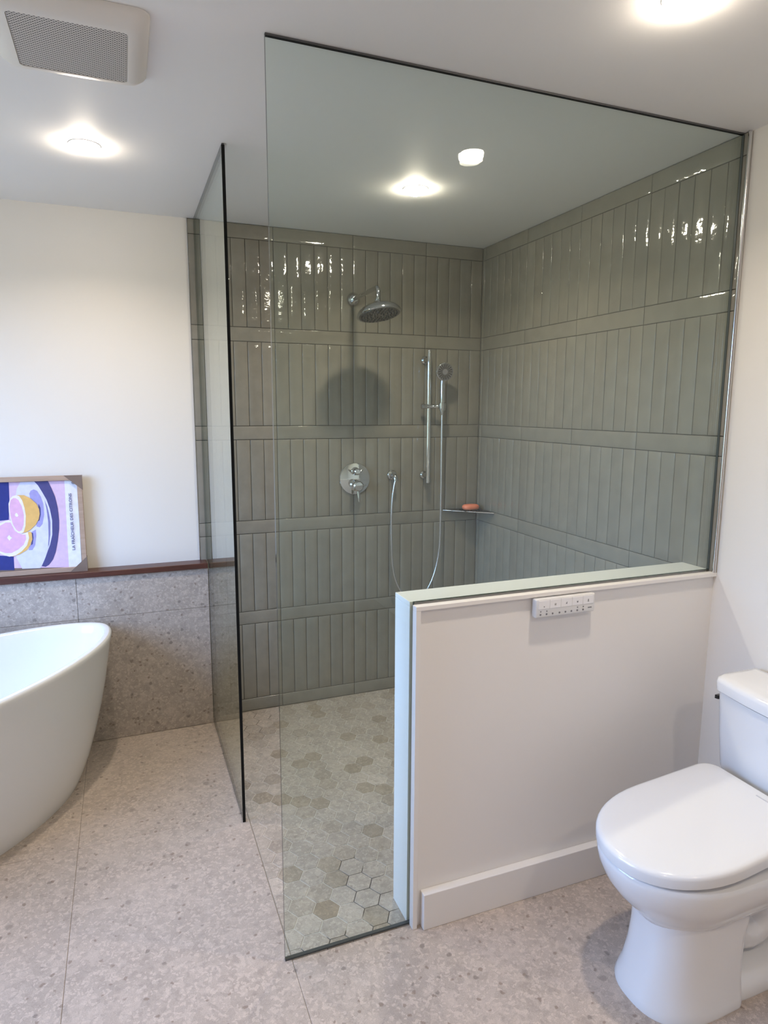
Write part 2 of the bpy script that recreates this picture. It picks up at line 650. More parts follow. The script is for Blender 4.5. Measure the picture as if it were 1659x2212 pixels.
def tile_field(name, place, u0, u1, joint0, wall, left_joint_every, hlim=(0, H), seed=1):
    """u runs along the wall, place(u, depth, z) gives the world point; depth 0 is the tile face"""
    bm = nb()
    tl = bm.loops.layers.float_color.new('tone')
    rn = random.Random(seed)

    def tile(ua, ub, za, zb):
        if ub - ua < .004 or zb - za < .004:
            return
        ua += GR / 2
        ub -= GR / 2
        za += GR / 2
        zb -= GR / 2
        tilt = [rn.uniform(-.0005, .0005) for _ in range(2)] + [rn.uniform(-.0003, .0003)]
        # pillowed face: grid of 5 x n, dropping at the rim
        nu, nz = (4, 14) if (zb - za) > (ub - ua) else (14, 4)
        e = .0022
        us = [ua, ua + e] + [ua + e + (ub - ua - 2 * e) * k / (nu - 1) for k in range(1, nu - 1)] + [ub - e, ub]
        zs = [za, za + e] + [za + e + (zb - za - 2 * e) * k / (nz - 1) for k in range(1, nz - 1)] + [zb - e, zb]
        G = []
        ph = rn.uniform(0, 6.28)
        for z in zs:
            row = []
            for u in us:
                su, sz = (u - ua) / (ub - ua) - .5, (z - za) / (zb - za) - .5
                rim = u in (ua, ub) or z in (za, zb)
                d = .0008 if rim else .0
                d += tilt[0] * su + tilt[1] * sz + tilt[2] + .00014 * math.sin(9 * (su if nu > nz else sz) + ph)
                row.append(bm.verts.new(place(u, max(d, -.001), z)))
            G.append(row)
        t = 1 + rn.uniform(-.045, .045)
        h = rn.uniform(-.015, .015)
        tone = (t * (1 + h), t, t * (1 - h), 1)
        fs = []
        for i in range(len(zs) - 1):
            for k in range(len(us) - 1):
                fs.append(bm.faces.new((G[i][k], G[i][k + 1], G[i + 1][k + 1], G[i + 1][k])))
        # sides
        rim = [G[0][k] for k in range(len(us))] + [G[i][-1] for i in range(1, len(zs))] + [G[-1][k] for k in range(len(us) - 2, -1, -1)] + [G[i][0] for i in range(len(zs) - 2, 0, -1)]
        rc = [(us[k], zs[0]) for k in range(len(us))] + [(us[-1], zs[i]) for i in range(1, len(zs))] + [(us[k], zs[-1]) for k in range(len(us) - 2, -1, -1)] + [(us[0], zs[i]) for i in range(len(zs) - 2, 0, -1)]
        bk = [bm.verts.new(place(u, .007, z)) for u, z in rc]
        m = len(rim)
        for k in range(m):
            fs.append(bm.faces.new((rim[k], rim[(k + 1) % m], bk[(k + 1) % m], bk[k])))
        for f in fs:
            f.smooth = True
            for l in f.loops:
                l[tl] = tone

    lo = u0 if callable(u0) else (lambda z, _u=u0: _u)

    def cols(step):
        k = math.floor((u0 - joint0) / step) - 1
        out = []
        while joint0 + k * step < u1:
            a, b3 = max(u0, joint0 + k * step), min(u1, joint0 + (k + 1) * step)
            if b3 > a + .003:
                out.append((a, b3))
            k += 1
        return out
    for c in range(6):
        z = c * PV
        u0 = lo(z + .04)
        for a, b3 in cols(JW):
            tile(a, b3, z, min(z + PH, H - .001))
        if c < 5:
            u0 = lo(z + .2)
            for a, b3 in cols(TW):
                tile(a, b3, z + PH, z + PV)
    o = W(name, bm, TILE, wall)
    return o


tile_field('tile_field', lambda u, d, z: (u, d, z), -1.5315, -.0005, -.335, wb, 0, seed=3)
W('tile_grout', bx(-1.5315, 0, .0019, .0085, 0, H - .001), GROUT_T, wb)
tile_field('tile_field', lambda u, d, z: (d, u, z), lambda z: -1.6325 if z > 1.01 else -1.6075, -.0005, -.4266, wr, 0, seed=5)
W('tile_grout', box(bx(.0019, .0085, -1.6325, 0, 1.006, H - .001), .0019, .0085, -1.6075, 0, 0, 1.006), GROUT_T, wr)
# metal edge profiles that finish the two tile fields
W('edge_trim', bx(-1.5345, -1.5312, -.0015, .008, .825, H - .001, .0008, 1), STEEL, wb)
bm = nb()
tube(bm, [(.001, -1.6385, 1.014), (.001, -1.6385, H - .001)], .0062, 16)
W('edge_trim', bm, STEEL, wr, smooth=True, autosmooth=40)

# ---------------------------------------------------------------- half wall
YG = -1.6143                    # middle of the front pane
XP, HP = -1.1182, 1.0196
pw = struct(W('wall_partition', bx(XP + .012, .008, -1.504, -1.6088, 0, HP - .012), TRIM, loc=(XP, -1.56, 0)))
W('cap_slab', bx(XP, -.0005, -1.6092, -1.502, HP - .014, HP, .0012, 2), QUARTZ, pw)
W('end_slab', bx(XP, XP + .014, -1.6092, -1.502, .001, HP - .0142, .0012, 2), QUARTZ, pw)
W('backing_board', bx(XP + .016, .008, -1.622, -1.6088, 0, 1.0), TRIM, pw)
W('front_panel', bx(XP + .012, .008, -1.632, -1.622, 0, 1.004), TRIM, pw)
bm = nb()
ZT = 1.0135
zi = ZT - .013
box(bm, -1.1135, .0075, -1.6455, -1.6205, zi, ZT, .0012, 2)
W('top_rail', bm, TRIM, pw)
W('stile', bx(-1.1135, -1.0985, -1.6455, -1.6205, 0, zi - .0002, .0012, 2), TRIM, pw)
bb = struct(W('baseboard_front', bx(-1.0835, .0075, -1.660, -1.6322, 0, .118, .002, 2), TRIM))

# ================================================================ THINGS
# ---- front pane
fp = thing('glass_panel', ((-1.499 + 0) / 2, YG, 0), 'tall clear glass panel standing over the white half wall, its edge resting on the floor', 'glass panel')
GZ = H - .0055
zs_ = .0015
bm = nb()
prism(bm, [(-1.4985, YG - .005, zs_ + .004), (XP + .012 - .002, YG - .005, zs_ + .004), (XP + .012 - .002, YG - .005, HP - .0), (-.0015, YG - .005, HP - .0), (-.0015, YG - .005, GZ), (-1.4985, YG - .005, GZ)], (0, .010, 0))
bmesh.ops.recalc_face_normals(bm, faces=bm.faces[:])
for f in bm.faces:
    f.material_index = 0 if abs(f.normal.y) > .5 else 1
bmesh.ops.delete(bm, geom=[], context='VERTS')
W('pane', bm, [GLASS, GEDGE], fp)
W('bottom_seal_shade', bx(-1.4985, XP + .010, YG - .0052, YG + .0052, .0005, zs_ + .0045), SEALM, fp)  # silicone and the shadow under the glass, drawn as one dark strip
W('top_seal', bx(-1.4985, -.002, YG - .004, YG + .004, GZ, H - .0005), RUBBER, fp)
W('wall_seal', bx(-.0016, -.0002, YG - .004, YG + .004, HP + .001, GZ), SEALM, fp)

# ---- return pane beside the bath
XL, YL = -1.4989, -.9303
rp = thing('glass_panel', (XL, -.48, 0), 'narrow glass panel with a black front edge, between bathtub and shower', 'glass panel')
bm = nb()
prism(bm, [(XL - .005, YL + .001, .005), (XL - .005, WF - .004, .005), (XL - .005, WF - .004, .79), (XL - .005, -.083, .79), (XL - .005, -.083, .83), (XL - .005, -.002, .83), (XL - .005, -.002, GZ), (XL - .005, YL + .001, GZ)], (.010, 0, 0))
bmesh.ops.recalc_face_normals(bm, faces=bm.faces[:])
for f in bm.faces:
    f.material_index = 0 if abs(f.normal.x) > .5 else 1
W('pane', bm, [GLASS, GEDGE], rp)
W('edge_strip', bx(XL - .0052, XL + .0052, YL - .002, YL + .001, .001, GZ), BLACK, rp)['label'] = 'black strip along the free front edge'  # thin black strip laid over the exposed glass edge
W('bottom_seal_shade', bx(XL - .004, XL + .004, YL + .001, WF - .004, .0005, .005), SEALM, rp)
W('wall_seal', bx(XL - .004, XL + .004, WF - .004, WF - .0005, .005, .79), RUBBER, rp)
W('top_seal', bx(XL - .004, XL + .004, YL, -.002, GZ, H - .0005), RUBBER, rp)

# ---- wooden ledge on the wainscot
lg = W('wall_ledge', bx(WX + .001, -1.506, -.079, .0075, .7985, .8245, .003, 3), WALNUT, loc=(-2.4, -.03, .7985))
tag(lg, 'dark reddish wooden ledge capping the grey stone wainscot', 'ledge')

# ---- recessed ceiling lights
LP = ((-1.918, -.744, 'bright round ceiling light above the bathtub, left of the glass'),
      (-.733, -.751, 'bright round ceiling light inside the shower, in front of the shower head'),
      (-.707, -2.077, 'bright round ceiling light at the top right, above the toilet'))


def lamp_trim(x, y):
    return lathe(nb(), [(.0378, H - .0005), (.041, H - .0028), (.049, H - .0022), (.051, H - .0005)], (x, y, 0), cap0=False, cap1=False)


def lamp_lens(x, y):
    pr = [(.0375, H - .0005), (.0375, H - .011)]
    for k in range(1, 7):
        t = k / 6 * PI / 2
        pr.append((.0375 * math.cos(t), H - .011 - .013 * math.sin(t)))
    pr[-1] = (0, pr[-1][1])
    return lathe(nb(), pr, (x, y, 0), cap0=True)


t0 = None
for x, y, lab in LP:
    if t0 is None:
        t0 = thing('ceiling_light', (x, y, H), lab, 'ceiling light', 'recessed ceiling lights')
        kids = [W('trim_ring', lamp_trim(x, y), TRIM, t0, smooth=True, autosmooth=35), W('lens', lamp_lens(x, y), LENS, t0, smooth=True, autosmooth=50)]
    else:
        r = t0.copy()
        C.objects.link(r)
        r.location = (x, y, H)
        r['label'] = lab
        for k in kids:
            c = k.copy()
            C.objects.link(c)
            c.parent = r


def downlight(x, y):
    """the light a recessed lamp throws downwards, at its lens"""
    a = bpy.data.lights.new('lamp_light', 'AREA')
    a.shape = 'DISK'
    a.size = .07
    a.energy = LAMP_W
    a.color = LAMP_COL[:3]
    a.spread = 2.5
    o = bpy.data.objects.new('lamp_light', a)
    C.objects.link(o)
    o.location = (x, y, H - .0252)


for x, y, lab in LP:
    downlight(x, y)
# assumed lamps behind the viewer: unseen area lights added without fittings
for x, y in ((-2.0, -3.35), (-.72, -3.5)):
    downlight(x, y)

# ---- exhaust fan
FX, FY = -1.913, -1.443
fan = thing('exhaust_fan', (FX, FY, H), 'square white exhaust fan cover with perforated grille on the ceiling', 'exhaust fan')


def rsq(a, r, z, n=8):
    out = []
    for q in range(4):
        cx, cy = ((a - r), (a - r)) if q == 0 else (-(a - r), a - r) if q == 1 else (-(a - r), -(a - r)) if q == 2 else (a - r, -(a - r))
        for k in range(n + 1):
            t = PI / 2 * (q + k / n)
            out.append(Vector((FX + cx + r * math.cos(t), FY + cy + r * math.sin(t), z)))
    return out


loftr = [rsq(.168, .03, H - .0005), rsq(.168, .03, H - .006), rsq(.163, .03, H - .014), rsq(.150, .026, H - .026), rsq(.136, .022, H - .033),
         rsq(.121, .012, H - .034), rsq(.120, .011, H - .030)]
W('cover', loft(nb(), loftr, True, True), mat('fan_plastic', (.78, .75, .70), .4), fan, smooth=True, autosmooth=35)
GRIL = mat('fan_grille', (.62, .59, .55), .5)
N, L, b = nodes(GRIL)
tc = nd(GRIL, 'ShaderNodeTexCoord')
mp = nd(GRIL, 'ShaderNodeMapping')
mp.inputs['Rotation'].default_value = (0, 0, PI / 4)
mp.inputs['Scale'].default_value = (1 / .0066,) * 3
L.new(tc.outputs['Object'], mp.inputs['Vector'])
fr_ = nd(GRIL, 'ShaderNodeVectorMath', operation='FRACTION')
L.new(mp.outputs[0], fr_.inputs[0])
sb = nd(GRIL, 'ShaderNodeVectorMath', operation='SUBTRACT')
sb.inputs[1].default_value = (.5, .5, .5)
L.new(fr_.outputs[0], sb.inputs[0])
ml = nd(GRIL, 'ShaderNodeVectorMath', operation='MULTIPLY')
ml.inputs[1].default_value = (1, 1, 0)
L.new(sb.outputs[0], ml.inputs[0])
ln = nd(GRIL, 'ShaderNodeVectorMath', operation='LENGTH')
L.new(ml.outputs[0], ln.inputs[0])
L.new(ramp(GRIL, ln.outputs['Value'], [(.30, (.10, .095, .09)), (.40, (.64, .61, .57))]).outputs[0], b.inputs['Base Color'])
W('perforated_grille', bx(FX - .119, FX + .119, FY - .119, FY + .119, H - .0325, H - .031), GRIL, fan)

# ---- shower head on its arm
ax_, az_, LA = -.737, 2.103, .355
sh = thing('rain_shower', (ax_, 0, az_), 'round chrome rain shower head on a wall arm', 'shower head')
W('wall_flange', lathe(nb(), [(.034, 0), (.034, .006), (.031, .016), (.022, .027), (.014, .036)], (ax_, -.0005, az_), (0, -1, 0)), CHROME_DIM, sh, smooth=True, autosmooth=40)
pts = [(ax_, -.012, az_)] + [(ax_, -LA + .035, az_ + .004)]
pts += bez((ax_, -LA + .035, az_ + .004), (ax_, -LA + .010, az_ + .004), (ax_, -LA, az_ - .006), (ax_, -LA, az_ - .045), 8)[1:]
W('arm', tube(nb(), pts, .0105, 18), CHROME_DIM, sh, smooth=True, autosmooth=50)
nrm = Vector((.10, -.23, -1)).normalized()      # face of the head
hc = Vector((ax_ + .003, -LA - .004, az_ - .116))
neck = hc - nrm * .064
W('ball_joint', lathe(nb(), [(.0095, -.0), (.0125, .008), (.0125, .020), (.009, .028), (.012, .036), (.017, .046)], Vector((ax_, -LA, az_ - .041)), neck + nrm * .012 - Vector((ax_, -LA, az_ - .041))), CHROME_DIM, sh, smooth=True, autosmooth=40)
hd = W('rose', lathe(nb(), [(.016, -.060), (.024, -.050), (.042, -.044), (.068, -.036), (.088, -.025), (.100, -.012), (.1045, -.002), (.1045, .001), (.101, .005), (.094, .006)], hc, nrm, 56), CHROME_DIM, sh, smooth=True, autosmooth=35)
bm = lathe(nb(), [(.0945, .0052), (.094, .0068), (0, .0068)], hc, nrm, 48, cap0=False)
W('spray_face', bm, mat('spray_plate', (.22, .22, .23), .2, .8), hd)
bm = nb()
u_, v_ = frame_axes(nrm)
for ring, cnt in ((.022, 8), (.040, 14), (.056, 20), (.070, 24), (.083, 30)):
    for k in range(cnt):
        t = 2 * PI * k / cnt
        p = hc + nrm * .0068 + (u_ * math.cos(t) + v_ * math.sin(t)) * ring
        lathe(bm, [(.0034, -.001), (.0030, .0022), (.0018, .003)], p, nrm, 8)
noz = W('nozzles', bm, RUBBER, hd)
noz['kind'] = 'stuff'

# ---- thermostatic valve
vx, vz = -.733, 1.197
va = thing('shower_valve', (vx, 0, vz), 'round chrome shower valve plate with knob and lever, below the shower head', 'shower valve')
W('plate', lathe(nb(), [(.084, 0), (.084, .004), (.0815, .008), (.076, .0095), (0, .0095)], (vx, -.0003, vz), (0, -1, 0), 64, cap0=True), CHROME, va, smooth=True, autosmooth=30)
k1 = (vx, -.008, vz + .040)
kn = W('diverter_knob', lathe(nb(), [(.021, 0), (.021, .006), (.015, .012), (.0145, .030), (.017, .034), (.017, .044), (.013, .048), (0, .0485)], k1, (0, -1, 0), 32), CHROME_DIM, va, smooth=True, autosmooth=40)
bm = nb()
for s in (-1, 1):
    tube(bm, [(vx, k1[1] - .037, k1[2]), (vx + s * .020, k1[1] - .037, k1[2] + .003), (vx + s * .030, k1[1] - .037, k1[2] + .013)], [.006, .0055, .004], 12)
W('wing_grip', bm, CHROME_DIM, kn, smooth=True, autosmooth=60)
k2 = (vx, -.008, vz - .034)
hb = W('lever_hub', lathe(nb(), [(.030, 0), (.030, .010), (.026, .016), (.025, .044), (.027, .048), (.027, .058), (.022, .063), (0, .064)], k2, (0, -1, 0), 40), CHROME_DIM, va, smooth=True, autosmooth=40)
W('lever', tube(nb(), [(vx, k2[1] - .050, k2[2] - .015), (vx + .001, k2[1] - .054, k2[2] - .045), (vx + .001, k2[1] - .058, k2[2] - .080)], [.0085, .0085, .0065], 18), CHROME_DIM, hb, smooth=True, autosmooth=60)
W('stop_pin', tube(nb(), [(vx + .018, k2[1] - .050, k2[2]), (vx + .046, k2[1] - .050, k2[2] + .006)], [.0045, .0035], 10), CHROME_DIM, hb, smooth=True, autosmooth=60)

# ---- wall outlet and hose
ox, oz = -.523, 1.209
wo = thing('wall_outlet', (ox, 0, oz), 'small chrome wall elbow feeding the shower hose, right of the valve', 'hose outlet')
W('rosette', lathe(nb(), [(.0265, 0), (.0265, .006), (.0235, .010), (.016, .012)], (ox, -.0003, oz), (0, -1, 0), 36), CHROME_DIM, wo, smooth=True, autosmooth=40)
pts = [(ox, -.006, oz), (ox, -.036, oz)] + bez((ox, -.036, oz), (ox, -.052, oz), (ox, -.056, oz - .008), (ox, -.056, oz - .026), 8)[1:]
W('elbow', tube(nb(), pts, .0115, 18), CHROME_DIM, wo, smooth=True, autosmooth=60)
hx, hy_ = -.275, -.095
hp_ = [(ox, -.056, oz - .024)]
hp_ += bez((ox, -.056, oz - .024), (ox - .030, -.057, oz - .12), (ox - .024, -.058, .92), (ox - .022, -.060, .80), 12)[1:]
hp_ += bez((ox - .022, -.060, .80), (ox - .020, -.062, .62), (ox + .045, -.066, .535), (-.420, -.072, .530), 14)[1:]
hp_ += bez((-.420, -.072, .530), (-.335, -.078, .525), (-.272, -.086, .68), (-.272, -.090, .88), 14)[1:]
hp_ += bez((-.272, -.090, .88), (-.272, -.093, 1.1), (hx + .001, -.094, 1.3), (hx, -.0955, 1.528), 14)[1:]
ho = W('shower_hose', tube(nb(), hp_, .0058, 12), PIPING, loc=(ox, -.056, oz - .024), smooth=True, autosmooth=60)
tag(ho, 'thin metal shower hose hanging in a long loop', 'hose')

# ---- slide bar
rx, ry = -.337, -.060
sb_ = thing('slide_bar', (rx, 0, 1.166), 'vertical chrome slide bar on the tiles, right of the valve', 'slide bar')
W('bar', tube(nb(), [(rx, ry, 1.166), (rx, ry, 1.18), (rx, ry, 1.79), (rx, ry, 1.85), (rx, ry, 1.864)], [.010, .0115, .0115, .0105, .0085], 20), CHROME, sb_, smooth=True, autosmooth=60)
for z in (1.815, 1.205):
    W('bracket', lathe(nb(), [(.021, 0), (.021, .007), (.013, .014), (.011, .05), (.011, .058)], (rx, -.0003, z), (0, -1, 0), 28), CHROME_DIM, sb_, smooth=True, autosmooth=40)
zc = 1.573
bm = nb()
tube(bm, [(rx - .032, ry - .001, zc), (rx - .024, ry - .001, zc), (rx + .020, ry - .004, zc), (rx + .048, hy_ + .012, zc)], [.0115, .012, .012, .0105], 18)
sl = W('slider', bm, CHROME_DIM, sb_, smooth=True, autosmooth=60)
W('slider_knob', lathe(nb(), [(.010, -.002), (.0145, .0), (.0145, .012), (.010, .014)], (rx - .030, ry - .001, zc), (-1, 0, 0), 24), CHROME_DIM, sl, smooth=True, autosmooth=40)
W('holder_cup', lathe(nb(), [(.0165, -.022), (.0195, .0), (.0195, .018), (.0155, .020), (.0155, -.018)], (hx, hy_, zc), (0, 0, 1), 28, cap0=False, cap1=False), CHROME_DIM, sl, smooth=True, autosmooth=40)

# ---- hand shower
hs = thing('hand_shower', (hx, hy_, 1.53), 'chrome hand shower with round spoked spray face, resting in its holder', 'hand shower')
hn = Vector((-.10, -1, -.16)).normalized()
hhc = Vector((hx + .002, hy_ - .018, 1.752))
W('handle', tube(nb(), [(hx, hy_, 1.529), (hx, hy_, 1.56), (hx, hy_ - .001, 1.62), (hx + .001, hy_ + .001, 1.68), (hx + .002, hy_ + .003, 1.715), (hx + .002, hy_ + .004, 1.738)], [.0085, .0125, .0135, .0130, .0125, .015], 20), CHROME_DIM, hs, smooth=True, autosmooth=60)
ro = W('rose', lathe(nb(), [(0, -.030), (.018, -.028), (.034, -.019), (.045, -.008), (.048, .0), (.047, .005), (.043, .007)], hhc, hn, 44), CHROME_DIM, hs, smooth=True, autosmooth=40)
W('spray_face', lathe(nb(), [(.0435, .006), (.043, .0078), (0, .0078)], hhc, hn, 40, cap0=False), mat('hand_spray_plate', (.25, .245, .25), .25, .6), ro)
bm = nb()
u_, v_ = frame_axes(hn)
for k in range(18):
    t = 2 * PI * k / 18
    d = u_ * math.cos(t) + v_ * math.sin(t)
    tube(bm, [hhc + hn * .0082 + d * .018, hhc + hn * .0082 + d * .039], [.0014, .0026], 8)
W('spokes', bm, BLACK, ro)
W('spray_button', lathe(nb(), [(.014, .0075), (.013, .010), (0, .0105)], hhc, hn, 24), mat('spray_hub', (.30, .29, .30), .3, .5), ro, smooth=True, autosmooth=40)

# ---- corner shelf and soap
cs = thing('corner_shelf', (0, 0, 1.0), 'small dark triangular metal shelf in the tiled corner', 'shelf')
zt = 1.004
bm = nb()
A_, B_ = (-.212, -.002), (-.002, -.198)
prism(bm, [(A_[0], A_[1], zt - .004), (-.002, -.002, zt - .004), (B_[0], B_[1], zt - .004)], (0, 0, .004))
W('plate', bm, DARKM, cs)
d = Vector((B_[0] - A_[0], B_[1] - A_[1], 0)).normalized()
bm = nb()
tube(bm, [(A_[0], A_[1], zt - .002), (B_[0], B_[1], zt - .002)], .0032, 12)
W('front_rim', bm, STEEL, cs, smooth=True, autosmooth=60)
bm = nb()
for k in range(7):
    x = -.125 + k * .017
    box(bm, x - .0035, x + .0035, -.105, -.030, zt - .0005, zt + .0035, .001, 1)
W('ribs', bm, BLACK, cs)
rings = []
for z, s in ((0, .80), (.004, .93), (.010, 1.0), (.018, 1.0), (.024, .93), (.0285, .78), (.0295, .5)):
    rings.append(sup(-.075, -.066, zt + .0037 + z, .049 * s, .030 * s, 2.6, 40))
so = W('soap_bar', loft(nb(), rings), SOAP, loc=(-.075, -.066, zt + .0037), smooth=True, autosmooth=60)
tag(so, 'orange bar of soap on the dark corner shelf', 'soap')

# ---- framed print leaning on the ledge
LEAN = math.radians(1.6)
FRX, FRZ = -2.036, .8252
fo = Vector((FRX - .275, -.045, FRZ))
fr = thing('framed_print', fo, 'framed citrus print turned on its side, leaning against the wall on the ledge', 'framed print')
RM = Matrix.Rotation(-LEAN, 4, 'X')
FWID, FHEI, FB, FD = .555, .436, .021, .024


def FOBJ(name, bm, m, par=None):
    """local frame coordinates: x from the right edge, y 0 at the face, z up"""
    for v in bm.verts:
        p = Vector((v.co.x + .275, v.co.y, v.co.z))
        v.co = RM @ p
    return obj(name, bm, m, par or fr, False, (0, 0, 0))


bm = nb()
for a in ((-FWID, 0, 0, FB), (-FWID, 0, FHEI - FB, FHEI), (-FWID, -FWID + FB, FB, FHEI - FB), (-FB, 0, FB, FHEI - FB)):
    box(bm, a[0], a[1], 0, FD, a[2], a[3], .0012, 1)
FOBJ('frame', bm, OAK)
FOBJ('back_board', bx(-FWID + .01, -.01, .012, .018, .01, FHEI - .01), CARD)
ARTC = {'pink': (.70, .52, .70), 'paper': (.80, .80, .86), 'navy': (.028, .042, .22), 'navy2': (.075, .075, .22), 'plate': (.68, .68, .83),
        'band': (.21, .20, .42), 'shade': (.36, .34, .64), 'orange': (.76, .47, .16), 'cream': (.84, .78, .78), 'flesh': (.76, .44, .62), 'pith': (.86, .82, .88), 'mark': (.30, .29, .33)}
keys = list(ARTC)
mats = []
for k in keys:
    m = mat('print_' + k, ARTC[k], .3)
    N, L, b = nodes(m)
    tc = nd(m, 'ShaderNodeTexCoord')
    n = nd(m, 'ShaderNodeTexNoise', i_Scale=45.0, i_Detail=4.0)
    L.new(tc.outputs['Object'], n.inputs['Vector'])
    cvec = Vector(ARTC[k])
    L.new(ramp(m, n.outputs[0], [(.3, cvec * .93), (.7, cvec * 1.05)]).outputs[0], b.inputs['Base Color'])
    mats.append(m)
ART=[
 ('pink',[(-0.535,0.418),(-0.0694,0.4169),(-0.0762,0.02),(-0.535,0.0499)]),
 ('paper',[(-0.0706,0.418),(-0.02,0.418),(-0.0234,0.02),(-0.0766,0.02)]),
 ('navy',[(-0.535,0.418),(-0.289,0.418),(-0.2898,0.3848),(-0.2915,0.3382),(-0.2998,0.2504),(-0.535,0.2315)]),
 ('navy',[(-0.535,0.124),(-0.3181,0.0912),(-0.2927,0.0861),(-0.2934,0.0591),(-0.294,0.0259),(-0.535,0.0442)]),
 ('plate',[(-0.2424,0.418),(-0.1935,0.418),(-0.1768,0.3964),(-0.163,0.3677),(-0.147,0.3313),(-0.1366,0.289),(-0.1308,0.2375),(-0.1342,0.1742),(-0.146,0.1294),(-0.1587,0.0999),(-0.1738,0.0553),(-0.1918,0.0262),(-0.263,0.0293),(-0.2826,0.0823),(-0.2881,0.1487),(-0.2772,0.2964),(-0.2605,0.3836)]),
 ('navy2',[(-0.1933,0.418),(-0.1383,0.418),(-0.1249,0.3839),(-0.1118,0.3416),(-0.1045,0.2903),(-0.1027,0.2359),(-0.1053,0.1966),(-0.1142,0.1424),(-0.1255,0.0943),(-0.1385,0.0616),(-0.1562,0.0385),(-0.1701,0.0304),(-0.1859,0.0348),(-0.1719,0.0643),(-0.1574,0.0998),(-0.146,0.1294),(-0.1342,0.1742),(-0.1308,0.2375),(-0.1366,0.289),(-0.147,0.3313),(-0.163,0.3677),(-0.1768,0.3964)]),
 ('band',[(-0.1549,0.3317),(-0.1464,0.3015),(-0.1409,0.2652),(-0.1385,0.2289),(-0.1422,0.1747),(-0.15,0.1297),(-0.1546,0.1179),(-0.1495,0.1692),(-0.147,0.2294),(-0.1499,0.2897)]),
 ('shade',[(-0.2131,0.361),(-0.207,0.374),(-0.1949,0.3794),(-0.1823,0.373),(-0.1697,0.3473),(-0.1614,0.3142),(-0.1607,0.2663),(-0.1702,0.2248),(-0.1818,0.2099),(-0.1934,0.2142)]),
 ('shade',[(-0.2147,0.1916),(-0.1988,0.2011),(-0.1989,0.1725),(-0.2056,0.1337),(-0.2178,0.1105),(-0.2322,0.111)]),
 ('navy2',[(-0.1798,0.3151),(-0.1731,0.2969),(-0.1739,0.267),(-0.181,0.2405),(-0.1878,0.2379)]),
 ('navy2',[(-0.2161,0.1902),(-0.2099,0.1853),(-0.2095,0.1642),(-0.2145,0.1374),(-0.221,0.1319)]),
 ('orange',[(-0.2382,0.1916),(-0.2198,0.1934),(-0.2151,0.1856),(-0.2144,0.1585),(-0.2241,0.1321),(-0.2387,0.112),(-0.266,0.0961),(-0.2978,0.0865)]),
 ('cream',[(-0.3678,0.1751),(-0.3594,0.2187),(-0.3403,0.2367),(-0.3168,0.2456),(-0.2986,0.2489),(-0.2913,0.244),(-0.2766,0.1986),(-0.2517,0.1851),(-0.2303,0.1926),(-0.227,0.1654),(-0.2372,0.133),(-0.2599,0.1076),(-0.2845,0.0915),(-0.3081,0.0874),(-0.3281,0.0949),(-0.3524,0.1118),(-0.3655,0.1395)]),
 ('flesh',[(-0.359,0.1745),(-0.3523,0.2124),(-0.3334,0.2274),(-0.3121,0.2394),(-0.2943,0.2383),(-0.2792,0.1988),(-0.2519,0.1821),(-0.239,0.1812),(-0.2392,0.1602),(-0.25,0.137),(-0.2722,0.1176),(-0.2992,0.1032),(-0.3222,0.1049),(-0.342,0.1139),(-0.3554,0.1387)]),
 ('pith',[(-0.3121,0.1713),(-0.3077,0.1784),(-0.3022,0.184),(-0.2989,0.1763),(-0.2917,0.1699),(-0.2984,0.1659),(-0.3028,0.1587),(-0.3075,0.165)]),
 ('orange',[(-0.2599,0.3572),(-0.2342,0.3561),(-0.2094,0.3402),(-0.1876,0.3154),(-0.1788,0.2912),(-0.1781,0.2703),(-0.1832,0.2466),(-0.1967,0.2234),(-0.2193,0.2009),(-0.2382,0.1916),(-0.2541,0.1882)]),
 ('cream',[(-0.2958,0.3208),(-0.2878,0.3438),(-0.2781,0.3536),(-0.265,0.3574),(-0.2525,0.3525),(-0.2423,0.3329),(-0.2356,0.3001),(-0.233,0.2644),(-0.2375,0.22),(-0.2459,0.1936),(-0.2568,0.1869),(-0.2695,0.1907),(-0.2811,0.2078),(-0.2915,0.2411),(-0.2969,0.2798)]),
 ('flesh',[(-0.2929,0.3089),(-0.2871,0.335),(-0.2762,0.3448),(-0.2672,0.3444),(-0.2564,0.335),(-0.2455,0.3065),(-0.24,0.2677),(-0.2435,0.2263),(-0.2531,0.2016),(-0.2639,0.1963),(-0.2736,0.2044),(-0.2847,0.2288),(-0.2921,0.2677)]),
 ('pith',[(-0.2753,0.2697),(-0.2707,0.2798),(-0.2657,0.278),(-0.2613,0.2674),(-0.2656,0.2618),(-0.2714,0.2636)]),
 ('mark',[(-0.0446,0.4047),(-0.0363,0.4089),(-0.0312,0.4027),(-0.0316,0.3967),(-0.0397,0.397)]),
]
bm = nb()
for i, (k, poly) in enumerate(ART):
    y = .0108 - i * .00022
    prism(bm, [(p[0], y, p[1]) for p in poly], (0, .0002, 0), keys.index(k))
me = FOBJ('print', bm, mats)
